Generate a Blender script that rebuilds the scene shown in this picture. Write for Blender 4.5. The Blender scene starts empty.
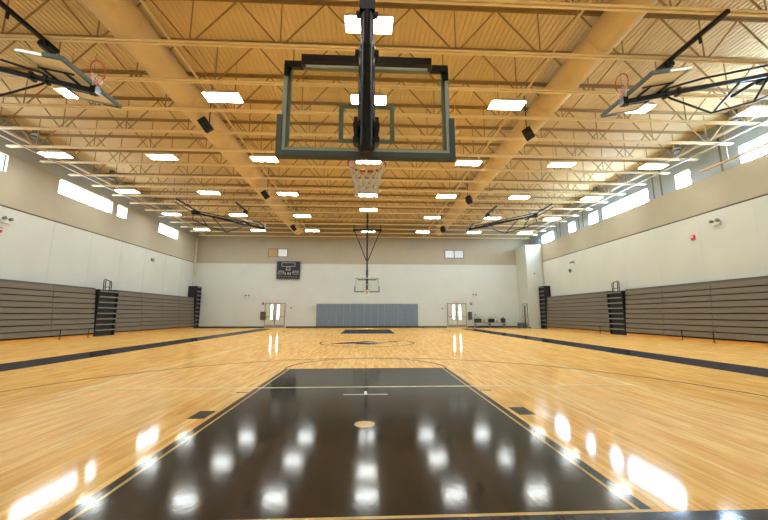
import bpy, bmesh, math, random
from mathutils import Vector, Matrix
random.seed(7)
S = bpy.context.scene
COL = S.collection
PI = math.pi

# ------------------------------------------------------------------ camera
cd = bpy.data.cameras.new('camera'); cam = bpy.data.objects.new('camera', cd); COL.objects.link(cam)
cam.location = (0.031, -2.322, 1.191)
cd.sensor_width = 36; cd.lens = 36 * 349.5 / 768; cd.clip_start = 0.05; cd.clip_end = 200
cam.rotation_euler = (PI / 2 + 0.1539, 0.0, -0.0446)
S.camera = cam

# ------------------------------------------------------------------ world and exposure
LAMP = 27.0        # radiance of the fluorescent diffusers
SKYL = 10.0         # radiance of the clerestory panes on the left
SKYR = 40.0        # and on the brighter right side
w = bpy.data.worlds.new('world'); S.world = w; w.use_nodes = True
w.node_tree.nodes['Background'].inputs[0].default_value = (0.62, 0.78, 1.0, 1)
w.node_tree.nodes['Background'].inputs[1].default_value = 3.0
S.view_settings.view_transform = 'Standard'; S.view_settings.look = 'None'
S.view_settings.exposure = 0.55; S.view_settings.gamma = 1.0
S.cycles.max_bounces = 10; S.cycles.diffuse_bounces = 6; S.cycles.glossy_bounces = 4
S.cycles.transparent_max_bounces = 12
S.cycles.caustics_reflective = False; S.cycles.caustics_refractive = False
S.cycles.sample_clamp_indirect = 12.0

# ------------------------------------------------------------------ materials
def lin(c):
    return tuple(((x / 255) / 12.92 if x / 255 <= 0.04045 else (((x / 255) + 0.055) / 1.055) ** 2.4) for x in c)

def mat(name, rgb, rough=0.6, metal=0.0, var=0.06, scale=3.0, bump=0.0, emit=None, strength=0.0, coat=0.0, stretch=(1, 1, 1)):
    m = bpy.data.materials.new(name); m.use_nodes = True
    nt = m.node_tree; b = nt.nodes['Principled BSDF']
    c = lin(rgb)
    tc = nt.nodes.new('ShaderNodeTexCoord'); mp = nt.nodes.new('ShaderNodeMapping'); mp.inputs['Scale'].default_value = stretch
    nz = nt.nodes.new('ShaderNodeTexNoise'); nz.inputs['Scale'].default_value = scale; nz.inputs['Detail'].default_value = 4
    rp = nt.nodes.new('ShaderNodeValToRGB')
    rp.color_ramp.elements[0].position = 0.3; rp.color_ramp.elements[1].position = 0.7
    rp.color_ramp.elements[0].color = tuple(x * (1 - var) for x in c) + (1,)
    rp.color_ramp.elements[1].color = tuple(min(1, x * (1 + var)) for x in c) + (1,)
    nt.links.new(tc.outputs['Object'], mp.inputs[0]); nt.links.new(mp.outputs[0], nz.inputs[0])
    nt.links.new(nz.outputs[0], rp.inputs[0]); nt.links.new(rp.outputs[0], b.inputs['Base Color'])
    b.inputs['Roughness'].default_value = rough; b.inputs['Metallic'].default_value = metal
    b.inputs['Coat Weight'].default_value = coat
    if bump:
        bp = nt.nodes.new('ShaderNodeBump'); bp.inputs['Strength'].default_value = bump; bp.inputs['Distance'].default_value = 0.01
        nt.links.new(nz.outputs[0], bp.inputs['Height']); nt.links.new(bp.outputs[0], b.inputs['Normal'])
    if emit:
        b.inputs['Emission Color'].default_value = emit + (1,); b.inputs['Emission Strength'].default_value = strength
    return m

def varnish(nt, b, rough, cap=0.30):
    """satin sports varnish: a diffuse body under a gloss layer whose grazing reflectance stays limited"""
    src = b.inputs['Base Color'].links[0].from_socket
    out = nt.nodes['Material Output']; L = nt.links.new
    df = nt.nodes.new('ShaderNodeBsdfDiffuse'); gl = nt.nodes.new('ShaderNodeBsdfGlossy'); gl.inputs['Roughness'].default_value = rough
    fr = nt.nodes.new('ShaderNodeFresnel'); fr.inputs['IOR'].default_value = 1.5
    mn = nt.nodes.new('ShaderNodeMath'); mn.operation = 'MINIMUM'; mn.inputs[1].default_value = cap
    ms = nt.nodes.new('ShaderNodeMixShader')
    tc = nt.nodes.new('ShaderNodeTexCoord'); mp = nt.nodes.new('ShaderNodeMapping'); mp.inputs['Scale'].default_value = (2.0, 1, 1)
    n1 = nt.nodes.new('ShaderNodeTexNoise'); n1.inputs['Scale'].default_value = 16; n1.inputs['Detail'].default_value = 2
    bp = nt.nodes.new('ShaderNodeBump'); bp.inputs['Strength'].default_value = 0.07; bp.inputs['Distance'].default_value = 0.005
    L(tc.outputs['Object'], mp.inputs[0]); L(mp.outputs[0], n1.inputs[0]); L(n1.outputs[0], bp.inputs['Height']); L(bp.outputs[0], gl.inputs['Normal'])
    L(src, df.inputs[0]); L(fr.outputs[0], mn.inputs[0]); L(mn.outputs[0], ms.inputs[0]); L(df.outputs[0], ms.inputs[1]); L(gl.outputs[0], ms.inputs[2])
    L(ms.outputs[0], out.inputs[0]); nt.nodes.remove(b)

def maple():
    m = bpy.data.materials.new('maple_floor'); m.use_nodes = True; nt = m.node_tree; b = nt.nodes['Principled BSDF']
    tc = nt.nodes.new('ShaderNodeTexCoord')
    mp = nt.nodes.new('ShaderNodeMapping'); mp.inputs['Rotation'].default_value = (0, 0, PI / 2)
    br = nt.nodes.new('ShaderNodeTexBrick')
    br.inputs['Scale'].default_value = 1.0; br.inputs['Brick Width'].default_value = 1.1; br.inputs['Row Height'].default_value = 0.058
    br.inputs['Mortar Size'].default_value = 0.0012; br.inputs['Bias'].default_value = 0.0; br.offset = 0.37
    br.inputs['Color1'].default_value = lin((250, 210, 134)) + (1,)
    br.inputs['Color2'].default_value = lin((238, 184, 100)) + (1,)
    br.inputs['Mortar'].default_value = lin((196, 144, 80)) + (1,)
    nz = nt.nodes.new('ShaderNodeTexNoise'); nz.inputs['Scale'].default_value = 2.4; nz.inputs['Detail'].default_value = 7
    mp2 = nt.nodes.new('ShaderNodeMapping'); mp2.inputs['Scale'].default_value = (7, 0.6, 1)
    rp = nt.nodes.new('ShaderNodeValToRGB')
    rp.color_ramp.elements[0].position = 0.36; rp.color_ramp.elements[0].color = (0.74, 0.66, 0.56, 1)
    rp.color_ramp.elements[1].position = 0.62; rp.color_ramp.elements[1].color = (1, 1, 1, 1)
    mx = nt.nodes.new('ShaderNodeMix'); mx.data_type = 'RGBA'; mx.blend_type = 'MULTIPLY'; mx.inputs[0].default_value = 0.85
    L = nt.links.new
    L(tc.outputs['Object'], mp.inputs[0]); L(mp.outputs[0], br.inputs[0]); L(tc.outputs['Object'], mp2.inputs[0]); L(mp2.outputs[0], nz.inputs[0])
    L(nz.outputs[0], rp.inputs[0]); L(br.outputs[0], mx.inputs[6]); L(rp.outputs[0], mx.inputs[7]); L(mx.outputs[2], b.inputs['Base Color'])
    varnish(nt, b, 0.07)
    return m

def floor_paint(name, rgb, var=0.15, rough=0.10):
    m = mat(name, rgb, rough=rough, var=var, scale=2.5, stretch=(12, 0.8, 1))
    varnish(m.node_tree, m.node_tree.nodes['Principled BSDF'], rough)
    return m

def glass_mat(name, tint=(0.975, 0.99, 0.98), refl=0.10):
    m = bpy.data.materials.new(name); m.use_nodes = True; nt = m.node_tree
    nt.nodes.remove(nt.nodes['Principled BSDF']); out = nt.nodes['Material Output']
    tr = nt.nodes.new('ShaderNodeBsdfTransparent'); tr.inputs[0].default_value = tint + (1,)
    gl = nt.nodes.new('ShaderNodeBsdfGlossy'); gl.inputs['Roughness'].default_value = 0.03
    fr = nt.nodes.new('ShaderNodeFresnel'); fr.inputs['IOR'].default_value = 1.5
    ms = nt.nodes.new('ShaderNodeMixShader')
    nt.links.new(fr.outputs[0], ms.inputs[0]); nt.links.new(tr.outputs[0], ms.inputs[1]); nt.links.new(gl.outputs[0], ms.inputs[2])
    nt.links.new(ms.outputs[0], out.inputs[0])
    return m

M = {}
M['maple'] = maple()
M['key'] = floor_paint('black_court_paint', (44, 41, 38), 0.25)
M['navy'] = floor_paint('border_court_paint', (46, 51, 62), 0.2)
M['gold'] = floor_paint('gold_line_paint', (204, 174, 114), 0.05)
M['line'] = floor_paint('pale_line_paint', (240, 226, 176), 0.04)
M['thin'] = floor_paint('dark_line_paint', (96, 74, 50), 0.1)
M['white_line'] = floor_paint('white_line_paint', (236, 234, 226), 0.03)
M['wall'] = mat('lower_wall_paint', (206, 212, 207), 0.75, var=0.03, scale=0.8)
M['tan'] = mat('upper_wall_paint', (178, 171, 151), 0.8, var=0.04, scale=0.8)
M['daylit_wall'] = mat('clerestory_daylight_tint', (174, 187, 204), 0.8, var=0.05, scale=0.8)  # beige wall with bluish window daylight painted into its colour
M['groove'] = mat('wall_groove', (104, 96, 82), 0.8)
M['base'] = mat('black_baseboard', (38, 34, 32), 0.5)
M['deck'] = mat('roof_deck_paint', (232, 212, 166), 0.6, var=0.04, scale=0.5)
M['joist'] = mat('joist_paint', (248, 232, 190), 0.5, var=0.04)
M['web'] = mat('joist_web_paint', (176, 150, 108), 0.55, var=0.08)
M['duct'] = mat('duct_fabric', (236, 214, 168), 0.6, var=0.05, scale=1.2)
M['pipe'] = mat('white_pipe_paint', (214, 208, 196), 0.45)
M['housing'] = mat('lamp_housing_enamel', (236, 228, 208), 0.4, var=0.02)
M['lamp'] = mat('lamp_diffuser', (255, 250, 240), 0.5, var=0.0, emit=(0.90, 0.98, 1.0), strength=LAMP)
M['pane_l'] = mat('left_daylight_pane', (240, 246, 255), 0.2, var=0.0, emit=(0.72, 0.86, 1.0), strength=SKYL)
M['pane_r'] = mat('right_daylight_pane', (240, 246, 255), 0.2, var=0.0, emit=(0.52, 0.75, 1.0), strength=SKYR)
M['doorlite'] = mat('door_lite_glass', (240, 244, 248), 0.2, var=0.0, emit=(0.92, 0.96, 1.0), strength=7.0)
M['roompane'] = mat('press_box_glass', (214, 220, 226), 0.12, var=0.03, emit=(0.82, 0.88, 0.95), strength=0.12)
M['frame'] = mat('grey_window_frame', (120, 122, 124), 0.5)
M['black'] = mat('black_steel', (12, 12, 13), 0.28, metal=0.0, var=0.15)
M['blackmat'] = mat('black_plastic', (30, 30, 32), 0.6, var=0.15)
M['alu'] = mat('backboard_frame_aluminium', (176, 186, 174), 0.4, metal=0.3)
M['pad'] = mat('backboard_pad_vinyl', (84, 96, 94), 0.6)
M['glass'] = glass_mat('backboard_glass')
M['tape'] = mat('target_paint', (170, 196, 170), 0.5, var=0.03)
M['orange'] = mat('rim_paint', (214, 78, 46), 0.4)
M['net'] = mat('net_cord', (236, 232, 222), 0.8)
M['row'] = mat('bleacher_plank', (119, 113, 101), 0.5, var=0.07, scale=2.0, stretch=(1, 0.3, 6))
M['cap'] = mat('bleacher_cap', (88, 90, 88), 0.5)
M['panel'] = mat('side_backboard_panel', (250, 240, 214), 0.4, var=0.03)
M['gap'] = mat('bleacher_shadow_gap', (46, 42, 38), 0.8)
M['toe'] = mat('bleacher_toe_board', (214, 154, 70), 0.35, var=0.12, stretch=(1, 0.3, 1))
M['matpad'] = mat('wall_pad_vinyl', (116, 132, 148), 0.5, var=0.04)
M['door'] = mat('door_paint', (204, 202, 188), 0.5)
M['steel'] = mat('brushed_steel', (150, 148, 142), 0.35, metal=0.6)
M['red'] = mat('alarm_red', (186, 40, 48), 0.4)
M['exitred'] = mat('exit_letters', (220, 70, 60), 0.5, emit=(1.0, 0.25, 0.18), strength=0.6)
M['signwhite'] = mat('sign_face', (218, 217, 208), 0.5)
M['brown'] = mat('brown_cabinet', (92, 74, 62), 0.5)
M['board'] = mat('scoreboard_face', (34, 34, 36), 0.5)
M['digit'] = mat('scoreboard_lettering', (200, 200, 200), 0.5)
M['bagg'] = mat('dark_green_bag', (44, 54, 48), 0.8)
M['tanlouver'] = mat('tan_louver', (190, 158, 104), 0.6)
M['conduit'] = mat('cream_conduit', (206, 198, 178), 0.5)
M['heat'] = mat('tan_pipe_paint', (206, 176, 134), 0.45)
M['balls'] = mat('yellow_ball', (196, 180, 96), 0.6)

# ------------------------------------------------------------------ mesh helpers
class MB:
    def __init__(s): s.bm = bmesh.new()
    def box(s, x0, x1, y0, y1, z0, z1, bev=0.0):
        r = bmesh.ops.create_cube(s.bm, size=1.0)
        vs = r['verts']
        for v in vs:
            v.co = Vector(((x0 + x1) / 2 + v.co.x * (x1 - x0), (y0 + y1) / 2 + v.co.y * (y1 - y0), (z0 + z1) / 2 + v.co.z * (z1 - z0)))
        if bev > 0:
            es = set(e for v in vs for e in v.link_edges)
            bmesh.ops.bevel(s.bm, geom=list(es), offset=bev, segments=2, profile=0.7, affect='EDGES')
        return s
    def obox(s, p0, p1, wdt, hgt, up=(0, 0, 1)):
        p0, p1 = Vector(p0), Vector(p1); d = (p1 - p0); L = d.length; d.normalize()
        u = Vector(up)
        if abs(d.dot(u)) > 0.99: u = Vector((0, 1, 0))
        r = d.cross(u).normalized(); u = r.cross(d)
        q = [s.bm.verts.new(p + r * a * wdt / 2 + u * b * hgt / 2) for p in (p0, p1) for a, b in ((-1, -1), (1, -1), (1, 1), (-1, 1))]
        for f in ((3, 2, 1, 0), (4, 5, 6, 7), (0, 1, 5, 4), (1, 2, 6, 5), (2, 3, 7, 6), (3, 0, 4, 7)):
            s.bm.faces.new([q[i] for i in f])
        return s
    def tube(s, pts, r, n=8, r2=None, close=False):
        pts = [Vector(p) for p in pts]; N = len(pts); rings = []
        prev = None
        for i, p in enumerate(pts):
            if close: d = (pts[(i + 1) % N] - pts[i - 1])
            else: d = (pts[min(i + 1, N - 1)] - pts[max(i - 1, 0)])
            d.normalize()
            if prev is None:
                a = Vector((0, 0, 1)) if abs(d.z) < 0.9 else Vector((1, 0, 0))
                u = d.cross(a).normalized()
            else:
                u = (prev - d * prev.dot(d)).normalized()
            prev = u; v = d.cross(u)
            rr = r if r2 is None else r + (r2 - r) * i / max(1, N - 1)
            rings.append([s.bm.verts.new(p + (u * math.cos(2 * PI * k / n) + v * math.sin(2 * PI * k / n)) * rr) for k in range(n)])
        for i in range(N if close else N - 1):
            A, B = rings[i], rings[(i + 1) % N]
            for k in range(n):
                s.bm.faces.new((A[k], A[(k + 1) % n], B[(k + 1) % n], B[k]))
        if not close:
            s.bm.faces.new(rings[0][::-1]); s.bm.faces.new(rings[-1])
        return s
    def poly(s, pts, z0, z1):
        a = [s.bm.verts.new((p[0], p[1], z0)) for p in pts]; b = [s.bm.verts.new((p[0], p[1], z1)) for p in pts]
        n = len(pts); s.bm.faces.new(a[::-1]); s.bm.faces.new(b)
        for i in range(n): s.bm.faces.new((a[i], a[(i + 1) % n], b[(i + 1) % n], b[i]))
        return s
    def ball(s, c, rx, ry, rz, seg=12):
        r = bmesh.ops.create_uvsphere(s.bm, u_segments=seg, v_segments=max(6, seg // 2), radius=1.0)
        for v in r['verts']: v.co = Vector((c[0] + v.co.x * rx, c[1] + v.co.y * ry, c[2] + v.co.z * rz))
        return s
    def xf(s, mtx):
        bmesh.ops.transform(s.bm, matrix=mtx, verts=s.bm.verts); return s
    def build(s, name, m, parent=None, smooth=False):
        me = bpy.data.meshes.new(name)
        bmesh.ops.recalc_face_normals(s.bm, faces=s.bm.faces)
        s.bm.to_mesh(me); s.bm.free(); me.materials.append(M[m])
        if smooth:
            for p in me.polygons: p.use_smooth = True
            try: me.set_sharp_from_angle(angle=0.7)
            except Exception: pass
        o = bpy.data.objects.new(name, me); COL.objects.link(o)
        if parent: o.parent = parent
        return o

def thing(name, label, cat, loc=(0, 0, 0), rz=0.0, group=None):
    o = bpy.data.objects.new(name, None); COL.objects.link(o); o.location = loc; o.rotation_euler = (0, 0, rz)
    o.empty_display_size = 0.1
    return tag(o, label, cat, group)
def tag(o, label, cat, group=None):
    o['label'] = label; o['category'] = cat
    if group: o['group'] = group
    return o
def struct(o):
    o['kind'] = 'structure'; return o
def dup(root, loc, rz=None, label=None):
    r = root.copy(); COL.objects.link(r); r.location = loc
    if rz is not None: r.rotation_euler = (0, 0, rz)
    if label: r['label'] = label
    for ch in [c for c in bpy.data.objects if c.parent == root]:
        c = ch.copy(); COL.objects.link(c); c.parent = r
        for g in [x for x in bpy.data.objects if x.parent == ch]:
            d = g.copy(); COL.objects.link(d); d.parent = c
    return r

ORD = ['first', 'second', 'third', 'fourth', 'fifth', 'sixth', 'seventh', 'eighth', 'ninth', 'tenth', 'eleventh', 'twelfth',
       'thirteenth', 'fourteenth', 'fifteenth', 'sixteenth', 'seventeenth', 'eighteenth', 'nineteenth', 'twentieth', 'twenty-first', 'twenty-second', 'twenty-third', 'twenty-fourth']

# ------------------------------------------------------------------ room dimensions
XL, XR, YN, YF, ZD = -15.5, 15.3, -5.0, 29.5, 9.42
HB = 8.05          # bottom of the joists
SPLIT = 5.73

# ------------------------------------------------------------------ floor and its painted markings
flo = struct(MB().box(XL - 0.3, XR + 0.3, YN - 0.3, YF + 0.3, -0.2, 0).build('floor', 'maple'))
KW, FT = 1.79, 5.75
T = 0.002
MB().box(-KW + 0.1, KW - 0.1, -0.03, FT - 0.05, 0, T).build('painted_key', 'key', flo)
MB().box(-KW + 0.09, KW - 0.09, 25.6 - FT + 0.05, 25.55, 0, T).build('painted_key', 'navy', flo)
for s in (-1, 1):
    MB().box(*sorted((s * KW, s * (KW - 0.075))), -0.06, FT, 0, T).build('key_border', 'key', flo)
    MB().box(*sorted((s * (KW - 0.075), s * (KW - 0.105))), -0.06, FT, 0, T).build('key_line', 'gold', flo)
    MB().box(*sorted((s * (KW + 0.06), s * (KW + 0.26))), 2.03, 2.36, 0, T).build('lane_block', 'key', flo)
    MB().box(*sorted((s * (KW + 0.02), s * (KW + 0.2))), 3.38, 3.43, 0, T).build('lane_mark', 'thin', flo)
    MB().box(*sorted((s * 7.65, s * 8.85)), -1.3, 26.8, 0, T).build('sideline_band', 'navy', flo)
    MB().box(*sorted((s * 4.5, s * 4.55)), 3.3, 22.2, 0, T * 0.6).build('volleyball_line', 'line', flo)
MB().box(-4.55, 4.55, 3.70, 3.75, 0, T * 1.6).build('volleyball_line', 'line', flo)
MB().box(-4.55, 4.55, 21.7, 21.75, 0, T * 1.6).build('volleyball_line', 'line', flo)
MB().box(-KW, KW, FT - 0.05, FT, 0, T * 1.3).build('free_throw_line', 'thin', flo)
MB().box(-KW, KW, -0.06, -0.032, 0, T * 1.3).build('baseline_line', 'gold', flo)
MB().box(-7.65, 7.65, -0.2, -0.06, 0, T).build('baseline_band', 'navy', flo)
MB().box(-7.65, 7.65, -0.225, -0.2, 0, T).build('baseline_line', 'gold', flo)
MB().box(-7.65, 7.65, -1.3, -0.225, 0, T).build('baseline_band', 'navy', flo)
MB().box(-0.33, 0.33, 3.16, 3.19, 0, T * 1.6).build('foul_mark', 'white_line', flo)
MB().box(-0.02, 0.02, 3.19, 3.40, 0, T * 1.6).build('foul_mark', 'white_line', flo)
MB().poly([(0.115 * math.cos(a * PI / 16), 1.74 + 0.115 * math.sin(a * PI / 16)) for a in range(32)], 0, T * 1.6).build('gold_dot', 'gold', flo)
def ring(cx, cy, r, a0, a1, wd, name, m, n=64):
    pts = [(cx + r * math.cos(a0 + (a1 - a0) * i / n), cy + r * math.sin(a0 + (a1 - a0) * i / n)) for i in range(n + 1)]
    q = [(cx + (r - wd) * math.cos(a0 + (a1 - a0) * i / n), cy + (r - wd) * math.sin(a0 + (a1 - a0) * i / n)) for i in range(n + 1)]
    mb = MB()
    V = [[mb.bm.verts.new((p[0], p[1], T * 1.2)) for p in L] for L in (pts, q)]
    for i in range(n): mb.bm.faces.new((V[0][i], V[0][i + 1], V[1][i + 1], V[1][i]))
    return mb.build(name, m, flo)
ring(0, 1.6, 6.02, 0, PI, 0.045, 'three_point_line', 'thin')
ring(0, 24.0, 6.02, PI, 2 * PI, 0.045, 'three_point_line', 'thin')
for s in (-1, 1):
    for y0, y1 in ((0, 1.6), (24.0, 25.6)):
        MB().box(*sorted((s * 6.02, s * 5.975)), y0, y1, 0, T).build('three_point_line', 'thin', flo)
ring(0, FT, 1.83, 0.03, PI - 0.03, 0.045, 'free_throw_circle', 'thin')
ring(0, 12.9, 2.0, 0, 2 * PI, 0.05, 'centre_circle', 'thin')
# dark winding artwork in the centre circle
def ribbon(fn, n, h, name, m):
    mb = MB(); P_ = [fn(i / n) for i in range(n + 1)]
    va = [mb.bm.verts.new((p[0], p[1] + p[2], h)) for p in P_]; vb = [mb.bm.verts.new((p[0], p[1] - p[2], h)) for p in P_]
    for i in range(n): mb.bm.faces.new((vb[i], vb[i + 1], va[i + 1], va[i]))
    return mb.build(name, m, flo)
ribbon(lambda t: (-1.45 + 2.8 * t, 12.2 + 0.9 * t + 0.3 * math.sin(t * 8), 0.12 + 0.5 * math.sin(PI * t) ** 1.5 * (1.1 - 0.7 * t)), 48, 0.004, 'court_emblem', 'key')
ribbon(lambda t: (-0.5 + 1.2 * t, 13.1 + 0.35 * math.sin(t * 5), 0.05 + 0.16 * math.sin(PI * t)), 24, 0.0045, 'court_emblem', 'key')
ribbon(lambda t: (-0.1 + 1.1 * t, 12.55 + 0.3 * t + 0.1 * math.sin(t * 9), 0.03 + 0.13 * math.sin(PI * t)), 24, 0.006, 'emblem_highlight', 'white_line')
ribbon(lambda t: (-1.0 + 0.6 * t, 12.1 + 0.2 * t, 0.02 + 0.08 * math.sin(PI * t)), 16, 0.006, 'emblem_highlight', 'white_line')

# ------------------------------------------------------------------ walls
TH = 0.3
def panel(name, boxes, parent=None):
    pass
# far wall
wf = struct(MB().box(XL - TH, XR + TH, YF, YF + TH, 0, SPLIT).build('wall_far', 'wall'))
MB().box(XL - TH, XR + TH, YF, YF + TH, SPLIT, ZD + 0.3).build('upper_panel', 'tan', wf)
j = MB()
for k in range(-6, 7): j.box(k * 2.35 - 0.006, k * 2.35 + 0.006, YF - 0.004, YF, 0.2, SPLIT)
j.build('panel_joint', 'wall', wf)
# near wall behind the camera
wn = struct(MB().box(XL - TH, XR + TH, YN - TH, YN, 0, SPLIT).build('wall_near', 'wall'))
MB().box(XL - TH, XR + TH, YN - TH, YN, SPLIT, ZD + 0.3).build('upper_panel', 'tan', wn)

def side_wall(name, X, sgn, wins, zw0, zw1, zgrey, side, pane):
    """lower panel, groove, upper tan panel pierced by clerestory windows, top with blue-grey daylight put into its colour."""
    x0, x1 = sorted((X, X + sgn * TH))
    wl = struct(MB().box(x0, x1, YN, YF, 0, SPLIT - 0.02).build(name, 'wall'))
    MB().box(*sorted((X + sgn * 0.03, X + sgn * TH)), YN, YF, SPLIT - 0.02, SPLIT + 0.045).build('wall_groove', 'groove', wl)
    def band(za, zb, m, nm, holes=True):
        mb = MB()
        if zb <= za: return
        ys = [YN]
        for (a, b) in wins: ys += [a, b]
        ys.append(YF)
        # zones: below windows, between them, above
        lo, hi = max(za, zw0), min(zb, zw1)
        if za < min(zb, zw0): mb.box(x0, x1, YN, YF, za, min(zb, zw0))
        if hi > lo:
            for i in range(0, len(ys), 2):
                if ys[i + 1] > ys[i]: mb.box(x0, x1, ys[i], ys[i + 1], lo, hi)
        if zb > max(za, zw1): mb.box(x0, x1, YN, YF, max(za, zw1), zb)
        mb.build(nm, m, wl)
    band(SPLIT + 0.045, zgrey, 'tan', 'upper_panel')
    band(zgrey, ZD + 0.3, 'daylit_wall', 'clerestory_band')
    jj = MB(); y = YN + 1.0
    while y < YF:
        jj.box(*sorted((X, X - sgn * 0.004)), y, y + 0.012, 2.6, SPLIT - 0.03); y += 2.4
    jj.build('panel_joint', 'wall', wl)
    return wl
LW = [(9.0, 12.6), (15.15, 18.85), (19.3, 20.15), (23.65, 26.25)]
RW = [(5.0, 10.6), (12.85, 13.65), (15.4, 19.15), (19.65, 20.6), (22.25, 23.05), (25.3, 27.2)]
wl = side_wall('wall_left', XL, -1, LW, 7.2, 7.95, 8.02, 'left', 'pane_l')
wr = side_wall('wall_right', XR, 1, RW, 7.3, 8.05, 7.3, 'right', 'pane_r')
cnt = 0
def clerestory(X, sgn, a, b, z0, z1, pane):
    global cnt
    cnt += 1
    mb = MB(); f = 0.045
    xa, xb = sorted((X + sgn * 0.12, X + sgn * 0.2))
    mb.box(xa, xb, a, b, z0, z0 + f).box(xa, xb, a, b, z1 - f, z1).box(xa, xb, a, a + f, z0 + f, z1 - f).box(xa, xb, b - f, b, z0 + f, z1 - f)
    n = max(1, round((b - a) / 1.2))
    for k in range(1, n): mb.box(xa, xb, a + (b - a) * k / n - 0.012, a + (b - a) * k / n + 0.012, z0 + f, z1 - f)
    o = struct(mb.build('window_%d' % cnt, 'frame'))
    MB().box(*sorted((X + sgn * 0.15, X + sgn * 0.17)), a + f * 0.6, b - f * 0.6, z0 + f * 0.6, z1 - f * 0.6).build('window_pane', pane, o)
for a, b in LW: clerestory(XL, -1, a, b, 7.2, 7.95, 'pane_l')
for a, b in RW: clerestory(XR, 1, a, b, 7.3, 8.05, 'pane_r')
# dark mullion strips on the right clerestory band
mb = MB()
for y in (11.3, 14.45, 14.95, 21.2, 21.7, 24.2, 24.7): mb.box(XR - 0.012, XR, y, y + 0.09, 7.3, 8.9)
mb.build('clerestory_joint', 'frame', wr)

# projecting entry block in the far right corner
bx0, by0, bz1 = 13.85, 27.4, 7.25
wb = struct(MB().box(bx0, XR, by0, YF, 0, bz1).build('wall_corner', 'wall'))

# baseboards
struct(MB().box(XL, -9.1, YF - 0.02, YF, 0, 0.13).build('baseboard_far', 'base'))
struct(MB().box(-7.25, 7.15, YF - 0.02, YF, 0, 0.13).build('baseboard_far', 'base'))
struct(MB().box(9.0, bx0, YF - 0.02, YF, 0, 0.13).build('baseboard_far', 'base'))
struct(MB().box(bx0 - 0.02, bx0, by0, 27.65, 0, 0.13).build('baseboard_right', 'base'))
struct(MB().box(XL, XL + 0.02, YN, YF, 0, 0.13).build('baseboard_left', 'base'))

# ------------------------------------------------------------------ corrugated roof deck
mb = MB(); pitch = 0.152; x = XL - TH; prof = []
while x < XR + TH:
    prof += [(x, ZD), (x + 0.092, ZD), (x + 0.102, ZD + 0.03), (x + 0.142, ZD + 0.03)]; x += pitch
A = [mb.bm.verts.new((p[0], YN - TH, p[1])) for p in prof]; B = [mb.bm.verts.new((p[0], YF + TH, p[1])) for p in prof]
for i in range(len(prof) - 1): mb.bm.faces.new((A[i], A[i + 1], B[i + 1], B[i]))
# upper skin so that the deck has thickness
c = [mb.bm.verts.new(p) for p in ((XL - TH, YN - TH, ZD + 0.3), (XR + TH, YN - TH, ZD + 0.3), (XR + TH, YF + TH, ZD + 0.3), (XL - TH, YF + TH, ZD + 0.3))]
mb.bm.faces.new(c)
struct(mb.build('ceiling', 'deck'))

# ------------------------------------------------------------------ joists
JX0, JX1 = -14.95, 14.85
def joist_parts():
    bc = MB()
    for k in range(14): bc.box(-14 + k * 2.15, -13.94 + k * 2.15, -0.022, 0.022, HB + 0.01, HB + 0.05)
    for dy in (-0.045, 0.045):
        s = 1 if dy > 0 else -1
        bc.box(JX0, JX1, *sorted((s * 0.022, s * 0.085)), HB, HB + 0.012)
        bc.box(JX0, JX1, *sorted((s * 0.022, s * 0.032)), HB + 0.012, HB + 0.07)
    tc = MB()
    for s in (-1, 1):
        tc.box(XL + 0.02, XR - 0.02, *sorted((s * 0.012, s * 0.075)), ZD - 0.014, ZD - 0.002)
        tc.box(XL + 0.02, XR - 0.02, *sorted((s * 0.012, s * 0.022)), ZD - 0.09, ZD - 0.014)
    wb_ = MB(); p = 2.3; zt, zb = ZD - 0.05, HB + 0.035
    for k in range(-7, 7):
        xs = k * p
        if JX0 <= xs <= JX1:
            wb_.obox((xs, 0, zb), (xs, 0, zt), 0.024, 0.024)
            for sg in (-1, 1):
                xe = xs + sg * p / 2
                if XL < xe < XR: wb_.obox((xs + sg * 0.06, 0, zb), (xe, 0, zt), 0.032, 0.032)
    return bc, tc, wb_
bc, tc, wb_ = joist_parts()
j0 = thing('roof_joist', '', 'roof joist', (0, 0, 0), 0, 'steel joists across the ceiling')
bc.build('bottom_chord', 'joist', j0); tc.build('top_chord', 'web', j0); wb_.build('web', 'web', j0)
jy = [5.9 + 1.51 * k for k in range(-7, 16)]
jy = [y for y in jy if -4.6 < y < 29.2]
first_vis = [y for y in jy if y > 4.0]
for i, y in enumerate(jy):
    if y > 4.0:
        n = first_vis.index(y)
        if y >= first_vis[-1] - 0.01: lab = 'tan steel roof joist nearest the far wall'
        else: lab = 'tan open-web steel roof joist, %s one counted from the top of the photo' % ORD[n]
    else:
        lab = 'tan open-web steel roof joist above and behind the camera, %s from the near wall' % ORD[i]
    if i == 0: j0.location = (0, y, 0); j0['label'] = lab
    else: dup(j0, (0, y, 0), label=lab)

# ------------------------------------------------------------------ ducts, pipes
def duct(x, z, r, side):
    d = thing('air_duct', 'large round tan air duct running front to back on the %s of the ceiling' % side, 'duct', (x, 0, z), 0, 'round ceiling ducts')
    MB().tube([(0, YN + 0.3, 0), (0, YF - 0.9, 0)], r, 32).build('duct_body', 'duct', d, True)
    for k in range(9):
        y = 2.9 + k * 3.02
        MB().tube([(0, y, 0), (0, y + 0.06, 0)], r + 0.012, 32).build('duct_seam', 'duct', d, True)
duct(-6.32, 8.69, 0.47, 'left')
duct(6.42, 8.69, 0.42, 'right')
def ylpipe(x, z, r, y0, y1, label, name='pipe', cat='pipe', m='pipe', hang=()):
    t = thing(name, label, cat, (x, 0, z))
    MB().tube([(0, y0, 0), (0, y1, 0)], r, 12).build('pipe_run', m, t, True)
    for y in hang: MB().tube([(0, y, r), (0, y, ZD - z - 0.005)], 0.012, 6).build('hanger_rod', m, t)
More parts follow.
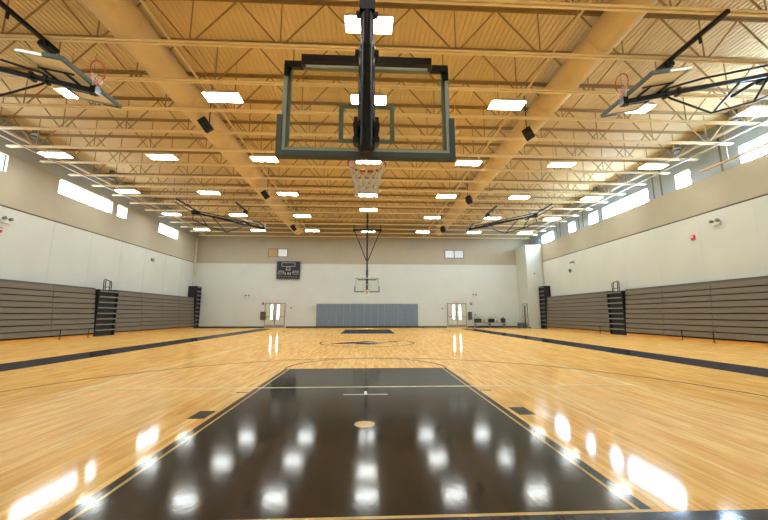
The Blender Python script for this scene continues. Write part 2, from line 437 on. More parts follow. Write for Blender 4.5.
ylpipe(-5.2, 8.28, 0.032, YN + 0.1, YF - 0.1, 'thin tan sprinkler pipe beside the left round duct', 'sprinkler_pipe', 'pipe', 'joist', (4.9, 9.4, 14, 18.5, 23))
ylpipe(5.05, 8.28, 0.032, YN + 0.1, YF - 0.1, 'thin tan sprinkler pipe beside the right round duct', 'sprinkler_pipe', 'pipe', 'joist', (4.9, 9.4, 14, 18.5, 23))
ylpipe(-15.1, 8.75, 0.075, 6.0, YF - 0.1, 'white pipe running along the top of the left wall', 'wall_pipe', 'pipe', 'pipe', (9.4, 14, 18.5, 23, 27.5))
ylpipe(15.05, 8.8, 0.075, 4.0, YF - 0.1, 'white pipe running high along the top of the right wall', 'wall_pipe', 'pipe', 'pipe', (9.4, 14, 18.5, 23, 27.5))
t = thing('heating_pipe', 'tan horizontal pipe hanging in front of the nearest right clerestory window', 'pipe', (0, 0, 0))
MB().tube([(14.9, 4.0, 7.5), (14.9, 11.9, 7.5)], 0.05, 14).build('pipe_run', 'heat', t, True)
for y in (7.0, 10.7): MB().tube([(14.9, y, 7.55), (14.9, y, 9.41)], 0.012, 6).build('hanger_rod', 'pipe', t)
# bracing ladders at the joist ends
for sx, side in ((-1, 'left'), (1, 'right')):
    t = thing('edge_brace', 'pale horizontal bridging bar crossing the joist ends on the %s' % side, 'brace', (sx * 14.2, 0, HB - 0.03))
    MB().box(-0.025, 0.025, 5.8, 28.7, -0.025, 0.025).build('brace_bar', 'pipe', t)
for sx, side in ((-1, 'left'), (1, 'right')):
    for y in ((10.2, 'nearest'), (12.9, 'second'), (19.0, 'third')) if sx > 0 else ((12.9, 'nearest'), (17.6, 'second')):
        t = thing('roof_drain', 'grey round roof drain elbow under the pipe on the %s wall, %s' % (side, y[1]), 'drain', (sx * 14.85, y[0], 8.9))
        MB().tube([(0, 0, 0.5), (0, 0, 0.1), (0, -0.02, 0.0)], 0.13, 14, 0.15).build('drain_body', 'frame', t, True)
        MB().tube([(0, 0, 0.12), (0, 0, 0.2)], 0.17, 14).build('drain_collar', 'pipe', t, True)
# vertical conduits in the far corners
t = tag(MB().tube([(-15.415, YF - 0.3, 3.7), (-15.415, YF - 0.3, 8.0)], 0.08, 10).build('corner_pipe', 'conduit', None, True), 'cream vertical pipe in the far left corner', 'pipe')
t = tag(MB().tube([(XR - 0.1, 27.34, 3.7), (XR - 0.1, 27.34, 7.1)], 0.05, 10).build('corner_pipe', 'conduit', None, True), 'thin vertical pipe beside the far right corner block', 'pipe')

# ------------------------------------------------------------------ ceiling lights
def make_light():
    t = thing('ceiling_light', '', 'ceiling light', (0, 0, 0), 0, 'rectangular fluorescent ceiling lights')
    h = MB()
    q0 = [(-0.56, -0.25), (0.56, -0.25), (0.56, 0.25), (-0.56, 0.25)]
    q1 = [(-0.45, -0.2), (0.45, -0.2), (0.45, 0.2), (-0.45, 0.2)]
    a = [h.bm.verts.new((p[0], p[1], 0.03)) for p in q0]; b = [h.bm.verts.new((p[0], p[1], 0.13)) for p in q1]; c_ = [h.bm.verts.new((p[0], p[1], 0.0)) for p in q0]
    for i in range(4):
        h.bm.faces.new((a[i], a[(i + 1) % 4], b[(i + 1) % 4], b[i])); h.bm.faces.new((c_[i], c_[(i + 1) % 4], a[(i + 1) % 4], a[i]))
    h.bm.faces.new(b)
    h.build('housing', 'housing', t)
    MB().box(-0.52, 0.52, -0.21, 0.21, 0.0, 0.012).build('diffuser', 'lamp', t)
    for x in (-0.35, 0.35): MB().tube([(x, 0, 0.13), (x, 0, ZD - 8.0 - 0.005)], 0.006, 6).build('hanger', 'steel', t)
    return t
XS = [-13.55, -9.05, -4.63, 0.0, 4.55, 8.9, 13.3]
rows = [(-0.9, 'unseen row added to light the near floor'), (3.6, 'front row overhead'), (8.1, 'second row'), (12.58, 'third row'), (17.15, 'fourth row'), (21.68, 'fifth row'), (26.1, 'last row before the far wall')]  # the first row is out of view, added to brighten the near floor
cols = ['leftmost', 'second from the left', 'third from the left', 'in the middle column', 'third from the right', 'second from the right', 'rightmost']
spots = []
for ry, rn in rows:
    for i, x in enumerate(XS):
        y = ry
        if i == 3: y = {3.6: 5.06, 8.1: 8.02, 21.68: 20.03}.get(ry, ry)
        spots.append((x, y, 'glowing white rectangular ceiling light, %s, %s' % (rn, cols[i])))
L0 = make_light()
for k, (x, y, lab) in enumerate(spots):
    if k == 0: L0.location = (x, y, 8.0); L0['label'] = lab
    else: dup(L0, (x, y, 8.0), label=lab)

# ------------------------------------------------------------------ hanging speakers
def make_speaker():
    t = thing('hanging_speaker', '', 'speaker', (0, 0, 0), 0, 'black speakers hung beside the ducts')
    R = Matrix.Rotation(-0.6, 4, 'Y') @ Matrix.Rotation(0.45, 4, 'X')
    MB().box(-0.15, 0.15, -0.16, 0.16, -0.24, 0.24, 0.02).xf(Matrix.Translation((-0.12, 0, 0)) @ R).build('cabinet', 'blackmat', t)
    g = MB()
    for k in range(7): g.box(-0.13, 0.13, -0.17, -0.16, -0.21 + k * 0.062, -0.18 + k * 0.062)
    g.xf(Matrix.Translation((-0.12, 0, 0)) @ R).build('grille', 'black', t)
    MB().tube([(0, 0, 0.1), (0, 0, ZD - 7.93)], 0.018, 8).build('hanger_pole', 'black', t)
    return t
sp0 = make_speaker()
SP = [(-5.72, 9.6, 'left', 'nearest', 0.0), (5.9, 9.6, 'right', 'nearest', PI / 2 + 2.2), (-5.74, 17.0, 'left', 'middle', 0.0), (5.86, 17.3, 'right', 'middle', PI / 2 + 2.2),
      (-5.76, 24.7, 'left', 'farthest', 0.0), (5.86, 24.6, 'right', 'farthest', PI / 2 + 2.2)]
for k, (x, y, sd, nn, rz) in enumerate(SP):
    lab = 'black box speaker hanging by the %s duct, %s of three' % (sd, nn)
    yy = y + 0.1 if abs(((y - 5.9) / 1.51) % 1 - 0.5) > 0.3 else y
    if k == 0: sp0.location = (x, yy, 7.9); sp0['label'] = lab
    else: dup(sp0, (x, yy, 7.9), rz, lab)

# small round dome fixtures under the joists
for x, y, sd in ((-3.22, 10.0, 'left'), (3.3, 9.95, 'right')):
    z = 8.02
    d = MB().tube([(0, 0, 0), (0, 0, 0.05)], 0.13, 20).ball((0, 0, 0), 0.11, 0.11, 0.05, 16).tube([(0, 0, 0.05), (0, 0, ZD - z - 0.005)], 0.01, 6).build('dome_sensor', 'housing', None, True)
    d.location = (x, y, z); tag(d, 'small round cream ceiling sensor %s of the middle backboard' % sd, 'sensor')

# ------------------------------------------------------------------ basketball hoop parts (local: board face towards +Y at y=0, x across, z up, z=0 at board bottom)
def add_board(root, mtx, pad_m='pad', solid=False):
    W, H = 0.915, 1.07
    f = 0.045
    fr = MB()
    fr.box(-W, -W + f, -0.06, 0.0, 0, H).box(W - f, W, -0.06, 0.0, 0, H).box(-W + f, W - f, -0.06, 0, 0, f).box(-W + f, W - f, -0.06, 0, H - 0.075, H)
    fo = fr.xf(mtx).build('backboard_frame', 'alu', root)
    MB().box(-W + f, W - f, -0.03, -0.018, f, H - 0.075).xf(mtx).build('backboard_panel' if solid else 'backboard_glass', 'panel' if solid else 'glass', root)
    tp = MB(); a = 0.305; y0, y1 = -0.017, -0.014; tz = 0.13
    t_ = 0.05
    tp.box(-a, a, y0, y1, tz, tz + t_).box(-a, a, y0, y1, tz + 0.457 - t_, tz + 0.457).box(-a, -a + t_, y0, y1, tz + t_, tz + 0.457 - t_).box(a - t_, a, y0, y1, tz + t_, tz + 0.457 - t_)
    tp.box(-W + f, -W + f + 0.035, y0, y1, f, H - 0.075).box(W - f - 0.035, W - f, y0, y1, f, H - 0.075).box(-W + f + 0.035, W - f - 0.035, y0, y1, f, f + 0.03)
    tp.xf(mtx).build('target_lines', 'tape', root)
    p = MB(); pw = 0.05
    p.box(-W - pw, W + pw, -0.075, 0.02, -0.055, 0.012, 0.012)
    p.box(-W - pw, -W + 0.012, -0.075, 0.02, 0.0, 0.42, 0.012).box(W - 0.012, W + pw, -0.075, 0.02, 0.0, 0.42, 0.012)
    p.xf(mtx).build('edge_padding', pad_m, root)
    return fo
def add_rim(root, mtx, cy=0.40, cz=0.13, net_down=None):
    n = 32
    MB().tube([(0.228 * math.cos(2 * PI * k / n), cy + 0.228 * math.sin(2 * PI * k / n), cz) for k in range(n)], 0.013, 8, close=True)\
        .box(-0.09, 0.09, 0.0, 0.02, cz - 0.12, cz + 0.03).box(-0.06, 0.06, 0.0, cy - 0.22, cz - 0.035, cz - 0.015)\
        .obox((-0.07, 0.01, cz - 0.11), (-0.05, cy - 0.2, cz - 0.02), 0.012, 0.012).obox((0.07, 0.01, cz - 0.11), (0.05, cy - 0.2, cz - 0.02), 0.012, 0.012)\
        .xf(mtx).build('rim', 'orange', root, True)
    # net in world-down direction handled by mtx of the net
    nm = net_down if net_down is not None else mtx
    net = MB(); rings = [(0.216, -0.012), (0.20, -0.08), (0.175, -0.16), (0.150, -0.24), (0.135, -0.32), (0.14, -0.40)]
    K = 12
    for k in range(K):
        for sg in (-1, 1):
            pts = []
            for i, (r, z) in enumerate(rings):
                a = 2 * PI * (k + sg * 0.5 * (i % 2) + (0)) / K
                pts.append((r * math.cos(a), cy + r * math.sin(a), cz + z))
            net.tube(pts, 0.0075, 5)
    net.xf(nm).build('net', 'net', root)

# near main hoop (seen from behind)
def main_hoop(label, base, rz):
    t = thing('basketball_hoop', label, 'basketball hoop', base, rz)
    m = Matrix.Translation((0, 0, 2.9))
    add_board(t, m)
    add_rim(t, m, 0.44, 0.10)
    # mast, local y is negative behind the board
    my = -0.36
    MB().tube([(0, my, 2.80), (0, my, 3.86)], 0.083, 24).tube([(0, my, 3.86), (0, my, 3.90)], 0.088, 24)\
        .build('lower_mast', 'black', t, True)
    MB().tube([(0, my, 3.9), (0, my, ZD - 0.09)], 0.07, 20).build('upper_mast', 'black', t, True)
    MB().tube([(0, my, 2.75), (0, my, 2.80)], 0.06, 20, 0.083).build('mast_foot', 'blackmat', t, True)
    MB().box(-0.09, 0.09, my + 0.06, -0.06, 2.95, 3.12).box(-0.13, 0.13, my - 0.05, my + 0.05, 3.0, 3.05).box(-0.13, 0.13, my - 0.05, my + 0.05, 2.86, 2.9)\
        .box(-0.12, -0.085, my - 0.06, my + 0.06, 2.84, 3.1).box(0.085, 0.12, my - 0.06, my + 0.06, 2.84, 3.1).build('mast_clamp', 'black', t)
    MB().box(-0.68, 0.68, my + 0.07, my + 0.13, 3.795, 3.87).box(-0.12, 0.12, my - 0.03, my + 0.07, 3.80, 3.86).build('top_crossbar', 'black', t)
    for s in (-1, 1):
        b = MB()
        b.obox((s * 0.66, my + 0.1, 3.865), (s * 0.70, -0.08, 3.895), 0.05, 0.05)
        b.box(*sorted((s * 0.7, s * 0.9)), -0.1, -0.06, 3.86, 3.94)
        b.box(*sorted((s * 0.86, s * 0.905)), -0.09, -0.06, 3.78, 3.9)
        b.build('corner_bracket', 'black', t)
    MB().box(-0.115, 0.115, my - 0.03, my + 0.03, 4.27, 4.31).box(-0.08, 0.08, my - 0.07, my + 0.07, 4.30, 4.62).build('brace_collar', 'black', t)
    for s in (-1, 1):
        MB().tube([(s * 0.06, my, 5.35), (s * 1.06, my - 0.05, 7.85)], 0.038, 10).build('side_brace', 'black', t, True)
        MB().obox((s * 1.06, my - 0.05, 7.6), (s * 1.06, my - 0.05, 8.28), 0.06, 0.06).build('brace_hanger', 'black', t)
    MB().tube([(0, my + 0.06, 4.36), (0, 3.45, 7.98)], 0.04, 12).build('diagonal_brace', 'black', t, True)
    MB().box(-1.15, 1.15, my - 0.13, my + 0.01, 7.76, 7.9).box(-0.5, 0.5, my - 0.14, my + 0.04, 7.74, 7.9).build('ceiling_crossbeam', 'black', t)
    MB().box(-0.05, 0.05, 3.2, 3.6, 7.94, 8.03).build('ceiling_anchor', 'black', t)
    return t
main_hoop('basketball hoop seen from behind, glass backboard with black mast, hanging top centre', (0.0, 1.27, 0.0), 0.0)
main_hoop('distant basketball hoop on a V-braced black mast before the far wall', (-0.08, 24.5, 0.0), PI)

# side hoops, folded up under the joists. local: +X points to the court centre
def side_hoop(label, sx, Y, zt=0.0):
    t = thing('side_basketball_hoop', label, 'basketball hoop', (sx * 11.4, Y, 0), 0)
    X = lambda ax: -sx * (11.4 - ax)       # absolute |x| -> local x
    zf = lambda ax: 6.80 + 0.225 * (ax - 6.9) + zt    # height of the mast
    P = lambda ax, y, z: (X(ax), y, z)
    MB().tube([P(6.88, 0, zf(6.88)), P(9.3, 0, zf(9.3))], 0.07, 16).build('lower_mast', 'black', t, True)
    MB().tube([P(9.2, 0, zf(9.2)), P(11.4, 0, zf(11.4))], 0.06, 14).build('upper_mast', 'black', t, True)
    MB().box(*sorted((X(6.82), X(6.96))), -0.085, 0.085, zf(6.9) - 0.09, zf(6.9) + 0.12).build('mast_clamp', 'black', t)
    for ax in (8.05, 8.4):
        MB().box(*sorted((X(ax), X(ax + 0.08))), -0.085, 0.085, zf(ax) - 0.09, zf(ax) + 0.1).build('mast_collar', 'black', t)
    up = Vector((sx * 1.0, 0, 0.19)).normalized()        # board 'up' points outward along the mast
    face = Vector((-sx * 0.19, 0, 1.0)).normalized()     # front faces up
    xa = face.cross(up)
    org = Vector((X(6.95), 0, zf(6.95) + 0.19))
    mt = Matrix(((xa.x, face.x, up.x, org.x), (xa.y, face.y, up.y, org.y), (xa.z, face.z, up.z, org.z), (0, 0, 0, 1)))
    add_board(t, mt, solid=True)
    rc = mt @ Vector((0, 0.37, 0.0))
    nd = Matrix.Translation(rc) @ Matrix.Scale(0.8, 4) @ Matrix.Scale(0.35, 4, (1, 0, 0)) @ Matrix.Translation((0, -0.37, 0.0))
    add_rim(t, mt, 0.37, 0.0, nd @ Matrix.Translation((0, 0, -0.2)))
    m_ = MB()
    for y in (-0.4, 0.4):
        m_.obox(P(7.1, y, zf(7.1) + 0.1), P(7.95, y, zf(7.95) + 0.08), 0.035, 0.035)
    m_.obox(P(7.3, -0.42, zf(7.3) + 0.08), P(7.3, 0.42, zf(7.3) + 0.08), 0.04, 0.04).obox(P(7.85, -0.42, zf(7.85) + 0.07), P(7.85, 0.42, zf(7.85) + 0.07), 0.04, 0.04)
    m_.build('mount_frame', 'black', t)
    for s in (-1, 1):
        MB().tube([P(8.0, s * 0.1, zf(8.0) + 0.1), P(9.0, s * 0.22, zf(9.0) + 0.14), P(11.35, s * 0.4, zf(11.35) + 0.08)], 0.028, 10).build('side_brace', 'black', t, True)
    MB().tube([P(8.1, 0, zf(8.1) - 0.05), P(8.2, 0, zf(8.2) - 0.14), P(9.3, 0, 6.55 + zt), P(10.6, 0, 6.92 + zt), P(11.6, 0, 7.35 + zt), P(11.55, 0, 7.75 + zt)], 0.028, 10).build('fold_brace', 'black', t, True)
    MB().tube([P(9.4, 0, 6.6 + zt), P(10.35, 0, zf(10.35))], 0.03, 10).build('brace_strut', 'black', t, True)
    MB().tube([P(10.6, 0, 6.93 + zt), P(11.2, 0, zf(11.2))], 0.03, 10).build('brace_strut', 'black', t, True)
    MB().box(*sorted((X(11.22), X(11.62))), -0.16, 0.16, zf(11.4) - 0.12, 7.9).box(*sorted((X(11.3), X(11.5))), -0.45, 0.45, zf(11.4) - 0.05, zf(11.4) + 0.05).build('pivot_bracket', 'black', t)
    MB().tube([P(11.4, -2.4, 7.96), P(11.4, 1.2, 7.96)], 0.05, 12).build('pivot_pipe', 'black', t, True)
    MB().tube([P(11.72, -2.0, 7.9), P(11.6, 0.0, 7.84)], 0.035, 10).build('pivot_pipe', 'black', t, True)
    p_ = MB()
    for k in range(-3, 4):
        yj = round((Y + k * 1.51 - 5.9) / 1.51) * 1.51 + 5.9 - Y
        if -2.4 < yj < 1.2: p_.box(*sorted((X(11.32), X(11.48))), yj - 0.08, yj + 0.08, 8.0, 8.055)
    p_.build('joist_clamp', 'black', t)
    MB().box(*sorted((X(8.12), X(8.2))), -1.75, 0.25, 7.96, 8.05).build('hoist_track', 'black', t)
    MB().box(*sorted((X(8.16), X(8.2))), -1.05, -1.0, 7.8, 7.96).build('track_hook', 'black', t)
    MB().box(*sorted((X(8.04), X(8.28))), -0.15, 0.08, 7.84, 7.96).tube([(X(8.16), -0.24, 7.88), (X(8.16), 0.14, 7.88)], 0.08, 14).build('hoist_winch', 'black', t)
    MB().obox(P(8.1, 0, 7.85), P(7.95, 0, zf(7.95) + 0.03), 0.012, 0.03).build('hoist_strap', 'black', t)
    return t
side_hoop('folded-up side basketball hoop with underside of its board showing, upper left', -1, 6.05, -0.05)
side_hoop('folded-up side basketball hoop on long black trusses, upper right', 1, 6.05, 0.05)
side_hoop('distant folded side hoop with long black arm, before the far left corner', -1, 20.6, 0.0)
side_hoop('distant folded side hoop with long black arm, before the far right corner', 1, 20.6, 0.1)

# ------------------------------------------------------------------ bleachers
BX = 14.72
def bleacher(label, sx, y0, y1):
    n = 9
    X0 = (XL if sx < 0 else XR) - sx * 0.03
    t = thing('bleacher_bank', label, 'bleacher', (sx * BX, (y0 + y1) / 2, 0), 0, 'folded bleacher banks')
    L = (y1 - y0) / 2
    zb, h = 0.16, 0.262
    sec = max(1, round((y1 - y0) / 2.6))
    for i in range(n):
        off = i * 0.022
        mb = MB()
        for k in range(sec):
            ya = -L + 2 * L * k / sec + 0.008; yb = -L + 2 * L * (k + 1) / sec - 0.008
            # riser board with a rounded nose
            xs = [0 + off, 0.035 + off]
            mb.box(*sorted((sx * xs[0], sx * (xs[0] + 0.3))), ya, yb, zb + i * h + 0.03, zb + i * h + h - 0.012, 0.012)
        mb.build('seat_row', 'row', t)
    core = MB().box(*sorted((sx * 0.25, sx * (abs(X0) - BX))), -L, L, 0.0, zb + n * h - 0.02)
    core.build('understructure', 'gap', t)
    MB().box(*sorted((sx * 0.2, sx * (abs(X0) - BX))), -L, L, zb + n * h - 0.02, zb + n * h + 0.1, 0.01).build('top_cap', 'cap', t)
    MB().box(*sorted((sx * 0.02, sx * 0.25)), -L, L, 0.0, 0.12).build('toe_board', 'toe', t)
    return t
LBL = 'grey folded bleacher bank along the %s wall, %s'
bleacher(LBL % ('left', 'nearer than its aisle steps'), -1, 2.0, 17.55)
bleacher(LBL % ('left', 'beyond its aisle steps'), -1, 19.15, 28.5)
bleacher(LBL % ('right', 'nearer than its aisle steps'), 1, 2.0, 17.35)
bleacher(LBL % ('right', 'beyond its aisle steps'), 1, 18.75, 26.3)
def aisle(name, label, cat, sx, y0, y1, n, ztop, rail):
    t = thing(name, label, cat, (sx * BX, (y0 + y1) / 2, 0), 0, 'black bleacher stacks')
    L = (y1 - y0) / 2; h = (ztop - 0.1) / n
    wallx = abs(XL if sx < 0 else XR) - BX - 0.03
    MB().box(*sorted((sx * 0.12, sx * wallx)), -L + 0.02, L - 0.02, 0.0, ztop).build('understructure', 'blackmat', t)
    for i in range(n):
        z = 0.12 + i * h
        MB().box(*sorted((-sx * 0.02, sx * 0.14)), -L + 0.05, L - 0.05, z + h * 0.55, z + h * 0.75, 0.006).build('step_nosing', 'steel', t)
    MB().box(*sorted((sx * 0.0, sx * 0.14)), -L + 0.02, -L + 0.08, 0.0, ztop).build('side_frame', 'blackmat', t)
    MB().box(*sorted((sx * 0.0, sx * 0.14)), L - 0.08, L - 0.02, 0.0, ztop).build('side_frame', 'blackmat', t)
    if rail:
        for k in range(2):
            x = sx * (0.02 + 0.12 * k); y = -0.25 + 0.3 * k
            MB().tube([(x, y - 0.22, ztop - 0.35), (x, y - 0.25, ztop + 0.5), (x, y - 0.18, ztop + 0.58), (x, y + 0.18, ztop + 0.52), (x, y + 0.23, ztop + 0.42), (x, y + 0.22, ztop - 0.3)], 0.022, 8)\
                .tube([(x, y - 0.24, ztop + 0.18), (x, y + 0.22, ztop + 0.15)], 0.018, 8).build('handrail', 'black', t, True)
    return t
aisle('bleacher_aisle', 'black folded aisle steps with looped handrail in the left bleachers', 'bleacher steps', -1, 17.58, 19.12, 8, 2.55, True)
aisle('bleacher_aisle', 'black folded aisle steps with looped handrail in the right bleachers', 'bleacher steps', 1, 17.38, 18.72, 8, 2.55, True)
aisle('bleacher_end_stack', 'tall black folded end rails at the far end of the left bleachers', 'bleacher end', -1, 28.53, 29.35, 10, 3.6, False)
aisle('bleacher_end_stack', 'tall black folded end rails at the far end of the right bleachers', 'bleacher end', 1, 26.33, 27.3, 10, 3.55, False)
# short black posts standing before the bleachers
p0 = None
PO = [(-1, 15.3, 'farther of the two before the left bleachers'), (-1, 17.0, 'nearest the left aisle stack'), (1, 13.6, 'second from the right edge'), (1, 12.1, 'nearest the right edge'),
      (1, 19.4, 'beside the right aisle stack')]
for sx, y, lab in PO:
    if p0 is None:
        p0 = thing('floor_post', '', 'post', (0, 0, 0), 0, 'short black posts before the bleachers')
        MB().tube([(0, 0, 0), (0, 0, 0.48)], 0.018, 8).build('post_rod', 'black', p0, True)
        MB().tube([(0, 0, 0), (0, 0, 0.02)], 0.06, 12).build('post_foot', 'black', p0, True)
        o = p0
    else: o = dup(p0, (0, 0, 0))
    o.location = (sx * (BX - 0.14), y, 0); o['label'] = 'short thin black post on the floor, ' + lab

# ------------------------------------------------------------------ far wall fittings
yw = YF
pads = thing('wall_padding', 'long blue-grey padded mat covering the foot of the far wall', 'wall padding', (0.0, yw - 0.05, 0))
PX0, PX1 = -4.6, 4.52
n = 15
for k in range(n):
    a = PX0 + (PX1 - PX0) * k / n; b = PX0 + (PX1 - PX0) * (k + 1) / n
    MB().box(a + 0.008, b - 0.008, -0.03, 0.045, 0.15, 2.12, 0.015).build('pad_panel', 'matpad', pads)

def text(body, size, m, parent, loc, rot, name):
    c_ = bpy.data.curves.new(name, 'FONT'); c_.body = body; c_.size = size; c_.extrude = 0.004
    c_.align_x = 'CENTER'; c_.align_y = 'CENTER'
    o = bpy.data.objects.new(name, c_); COL.objects.link(o)
    dg = bpy.context.evaluated_depsgraph_get(); me = bpy.data.meshes.new_from_object(o.evaluated_get(dg)); bpy.data.objects.remove(o)
    me.materials.clear(); me.materials.append(M[m])
    ob = bpy.data.objects.new(name, me); COL.objects.link(ob); ob.parent = parent; ob.location = loc; ob.rotation_euler = rot
    return ob

def double_door(num, x0, x1, side):
    xc = (x0 + x1) / 2; h = 2.12
    f = MB().box(x0 - 0.06, x0, yw - 0.06, yw, 0, h + 0.06).box(x1, x1 + 0.06, yw - 0.06, yw, 0, h + 0.06).box(x0, x1, yw - 0.06, yw, h, h + 0.06)\
        .box(xc - 0.035, xc + 0.035, yw - 0.06, yw, 0, h)
    d = struct(f.build('door_%d' % num, 'steel'))
    for s in (-1, 1):
        a, b = (x0 + 0.005, xc - 0.04) if s < 0 else (xc + 0.04, x1 - 0.005)
        lf = MB().box(a, b, yw - 0.045, yw, 0.01, h - 0.005).build('door_leaf', 'door', d)
        la, lb = (b - 0.32, b - 0.17) if s < 0 else (a + 0.17, a + 0.32)
        MB().box(la, lb, yw - 0.052, yw - 0.045, 0.75, 2.0).build('door_lite', 'doorlite', lf)
        MB().box(a + 0.05, b - 0.05, yw - 0.13, yw - 0.09, 0.93, 0.99).box(a + 0.05, a + 0.1, yw - 0.1, yw - 0.045, 0.92, 1.0).box(b - 0.1, b - 0.05, yw - 0.1, yw - 0.045, 0.92, 1.0).build('push_bar', 'steel', lf)
        MB().box(a + 0.02, b - 0.02, yw - 0.05, yw - 0.045, 0.03, 0.25).build('kick_plate', 'steel', lf)
    s_ = thing('exit_sign', 'small EXIT sign with red letters above the %s double doors' % side, 'exit sign', (xc, yw, h + 0.3))
    MB().box(-0.17, 0.17, -0.05, 0, -0.1, 0.1, 0.008).build('sign_box', 'signwhite', s_)
    text('EXIT', 0.16, 'exitred', s_, (0, -0.055, 0), (PI / 2, 0, 0), 'sign_letters')
double_door(1, -9.08, -7.42, 'left')
double_door(2, 7.25, 8.9, 'right')
# single door in the side of the corner block
xb = bx0
d3 = struct(MB().box(xb - 0.05, xb, 27.68, 27.74, 0, 2.12).box(xb - 0.05, xb, 28.66, 28.72, 0, 2.12).box(xb - 0.05, xb, 27.74, 28.66, 2.06, 2.12).build('door_3', 'frame'))
lf = MB().box(xb - 0.04, xb, 27.745, 28.655, 0.01, 2.055).build('door_leaf', 'door', d3)
MB().box(xb - 0.048, xb - 0.04, 28.05, 28.35, 0.4, 1.95).build('door_lite', 'pad', lf)
MB().box(xb - 0.1, xb - 0.04, 27.8, 28.6, 0.95, 1.02).build('push_bar', 'steel', lf)
s_ = thing('exit_sign', 'small EXIT sign with red letters above the corner block door', 'exit sign', (xb, 28.2, 2.42))
MB().box(-0.05, 0, -0.17, 0.17, -0.1, 0.1, 0.008).build('sign_box', 'signwhite', s_)
text('EXIT', 0.16, 'exitred', s_, (-0.055, 0, 0), (PI / 2, 0, -PI / 2), 'sign_letters')
bin_ = tag(MB().box(13.2, 13.7, 27.8, 28.5, 0.0, 0.42, 0.02).box(13.17, 13.73, 27.77, 28.53, 0.42, 0.46, 0.01).build('storage_bin', 'pad'), 'low dark grey bin on the floor before the corner block door', 'bin')

# scoreboard
sb = thing('scoreboard', 'black scoreboard hung on the far wall below the press box opening', 'scoreboard', (-7.2, yw, 0))
SBX0, SBX1, SBZ0, SBZ1 = -1.02, 1.02, 4.35, 5.92
MB().box(SBX0, SBX1, -0.2, 0, SBZ0, SBZ1, 0.015).build('scoreboard_case', 'board', sb)
g = MB()
def rect(mb, x0, x1, z0, z1, t_=0.03, y=-0.212):
    mb.box(x0, x1, y, -0.2, z0, z0 + t_).box(x0, x1, y, -0.2, z1 - t_, z1).box(x0, x0 + t_, y, -0.2, z0 + t_, z1 - t_).box(x1 - t_, x1, y, -0.2, z0 + t_, z1 - t_)
rect(g, -0.6, 0.6, 5.45, 5.8)
rect(g, -0.9, -0.4, 4.75, 4.95); rect(g, 0.4, 0.9, 4.75, 4.95); rect(g, -0.18, 0.18, 5.15, 5.4)
g.build('digit_frame', 'digit', sb)
g = MB()
for x in (-0.85, -0.7, -0.5, 0.42, 0.6, 0.8): g.box(x, x + 0.1, -0.212, -0.2, 5.0, 5.06)
for x in (-0.22, -0.05, 0.12): g.box(x, x + 0.1, -0.212, -0.2, 5.08, 5.12)
for k in range(8): g.box(-0.85 + 0.22 * k, -0.75 + 0.22 * k, -0.212, -0.2, 4.5, 4.54)
g.build('lettering', 'digit', sb)
for x in (-0.25, 0, 0.2): MB().box(x - 0.04, x + 0.04, -0.212, -0.2, 4.7, 4.9).build('digit', 'digit', sb)

# press box openings high on the far wall
def presswin(num, x0, x1, z0, z1, left_m):
    xc = (x0 + x1) / 2; f_ = 0.06
    o = MB().box(x0, x1, yw - 0.05, yw, z0, z0 + f_).box(x0, x1, yw - 0.05, yw, z1 - f_, z1).box(x0, x0 + f_, yw - 0.05, yw, z0 + f_, z1 - f_).box(x1 - f_, x1, yw - 0.05, yw, z0 + f_, z1 - f_).box(xc - 0.04, xc + 0.04, yw - 0.05, yw, z0 + f_, z1 - f_)
    o = struct(o.build('window_%d' % num, 'frame'))
    for a, b, m in ((x0 + f_, xc - 0.04, left_m), (xc + 0.04, x1 - f_, 'roompane')):
        MB().box(a, b, yw - 0.02, yw, z0 + f_, z1 - f_).build('window_pane', m, o)
presswin(cnt + 1, -9.12, -7.35, 6.33, 7.12, 'tanlouver')
presswin(cnt + 2, 7.1, 8.9, 6.33, 7.12, 'roompane')

def wallbox(name, label, cat, x, z, w_, h_, d_, m, group=None):
    o = MB().box(-w_ / 2, w_ / 2, -d_, 0, -h_ / 2, h_ / 2, min(w_, h_, d_) * 0.15).build(name, m); o.location = (x, yw, z)
    return tag(o, label, cat, group)
def emlight(label, loc, rz):
    t = thing('emergency_light', label, 'emergency light', loc, rz, 'twin-head emergency lights')
    MB().box(-0.17, 0.17, -0.1, 0, -0.08, 0.08, 0.01).build('battery_case', 'signwhite', t)
    for s in (-1, 1): MB().tube([(s * 0.12, -0.07, 0.1), (s * 0.15, -0.19, 0.12)], 0.055, 12, 0.075).build('lamp_head', 'frame', t, True)
    return t
emlight('twin-head emergency light on the far wall left of the left doors', (-10.7, yw, 2.72), 0)
emlight('twin-head emergency light on the far wall above the bench items', (9.75, yw, 2.85), 0)
emlight('twin-head emergency light on the left wall near the photo edge', (XL, 12.85, 5.1), PI / 2)
emlight('twin-head emergency light on the right wall above the red alarm', (XR, 11.9, 5.12), -PI / 2)
emlight('twin-head emergency light high on the far part of the right wall', (XR, 22.8, 4.9), -PI / 2)
def alarm(label, loc, rz, m='red'):
    t = thing('fire_alarm', label, 'fire alarm', loc, rz)
    MB().box(-0.09, 0.09, -0.06, 0, -0.11, 0.11, 0.01).build('alarm_case', m, t)
    MB().box(-0.05, 0.05, -0.085, -0.06, 0.0, 0.08, 0.008).build('strobe_lens', 'signwhite', t)
    return t
alarm('dark red fire alarm left of the left double doors', (-9.35, yw, 2.15), 0)
alarm('dark red fire alarm right of the right double doors', (9.42, yw, 2.15), 0)
alarm('red fire alarm on the left wall at the photo edge', (XL, 12.7, 4.7), PI / 2)
alarm('red fire alarm on the middle of the right wall', (XR, 13.1, 4.75), -PI / 2)
wallbox('wall_box', 'dark brown wall box left of the left double doors', 'wall box', -9.25, 1.05, 0.42, 0.72, 0.2, 'brown')
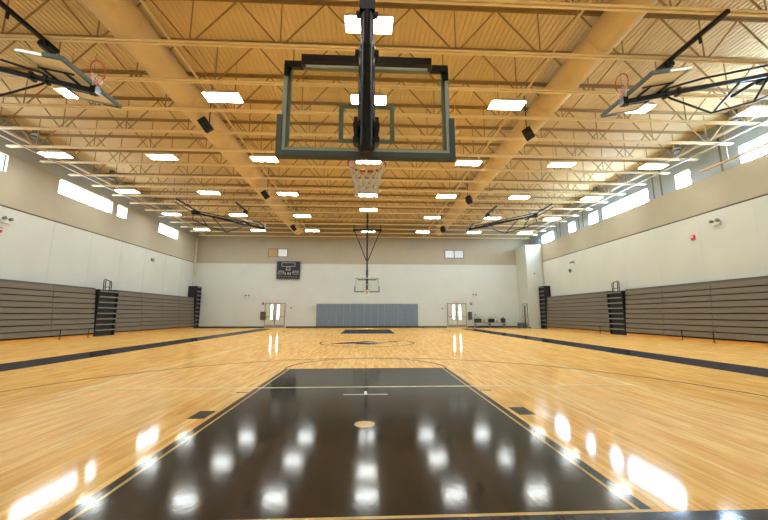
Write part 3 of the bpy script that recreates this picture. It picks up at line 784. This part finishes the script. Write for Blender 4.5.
wallbox('wall_cabinet', 'dark brown wall cabinet right of the right double doors', 'wall box', 9.27, 1.05, 0.34, 0.7, 0.15, 'brown')
wallbox('wall_switch', 'small grey switch plate right of the brown wall cabinet', 'switch', 9.78, 1.12, 0.14, 0.12, 0.04, 'frame')
wallbox('wall_thermostat', 'small grey thermostat right of the left double doors', 'thermostat', -6.85, 1.75, 0.16, 0.12, 0.04, 'steel')
wallbox('wall_thermostat', 'small grey thermostat left of the right double doors', 'thermostat', 6.75, 1.7, 0.12, 0.16, 0.04, 'steel')
cl = tag(MB().tube([(0, 0, 0), (-0.06, 0, 0)], 0.14, 16).build('wall_horn', 'pad', None, True), 'small dark round horn high on the far part of the right wall', 'horn'); cl.location = (XR, 23.3, 4.45)
cl = tag(MB().box(0, 0.08, -0.15, 0.15, -0.1, 0.1, 0.01).build('wall_speaker', 'steel'), 'small grey box on the left wall above the far bleacher bank', 'wall box'); cl.location = (XL, 23.2, 5.05)
cl = tag(MB().box(-0.05, 0.05, -0.05, 0, -0.08, 0.08, 0.01).build('wall_sensor', 'steel'), 'small grey box on the front face of the corner block', 'sensor'); cl.location = (14.5, by0, 4.7)

# low cart with gear before the far wall, right of the doors
ct = thing('equipment_bench', 'long low pale metal bench before the far wall, right of the doors', 'bench', (10.85, 28.7, 0))
MB().box(-1.45, 1.35, -0.25, 0.25, 0.42, 0.47, 0.01).build('bench_top', 'steel', ct)
MB().box(-1.0, 0.7, 0.2, 0.24, 0.75, 1.08, 0.01).build('back_panel', 'door', ct)
for x in (-1.35, -0.05, 1.25): MB().obox((x, 0, 0), (x, 0, 0.42), 0.05, 0.4).obox((x, 0.22, 0.47), (x, 0.22, 1.0), 0.04, 0.04).build('leg', 'steel', ct)
def bag(x, w_, h_, m, label):
    o = MB().box(-w_ / 2, w_ / 2, -0.2, 0.18, 0, h_, 0.09).tube([(-w_ * 0.25, -0.05, h_ - 0.02), (-w_ * 0.15, -0.05, h_ + 0.08), (w_ * 0.15, -0.05, h_ + 0.08), (w_ * 0.25, -0.05, h_ - 0.02)], 0.015, 6).build('gear_bag', m, None, True)
    o.location = (10.85 + x, 28.7, 0.473); tag(o, label, 'bag', 'bags on the bench')
bag(-1.12, 0.6, 0.34, 'bagg', 'dark green bag at the left end of the pale bench')
bag(0.1, 0.5, 0.34, 'black', 'black bag in the middle of the pale bench')
bag(1.15, 0.34, 0.38, 'bagg', 'dark narrow bag at the right end of the pale bench')
for x, lb in ((-0.55, 'yellow ball left of the black bag on the bench'), (0.6, 'yellow ball right of the black bag on the bench')):
    o = MB().ball((0, 0, 0.12), 0.12, 0.12, 0.12, 16).build('ball', 'balls', None, True); o.location = (10.85 + x, 28.7, 0.473); tag(o, lb, 'ball')
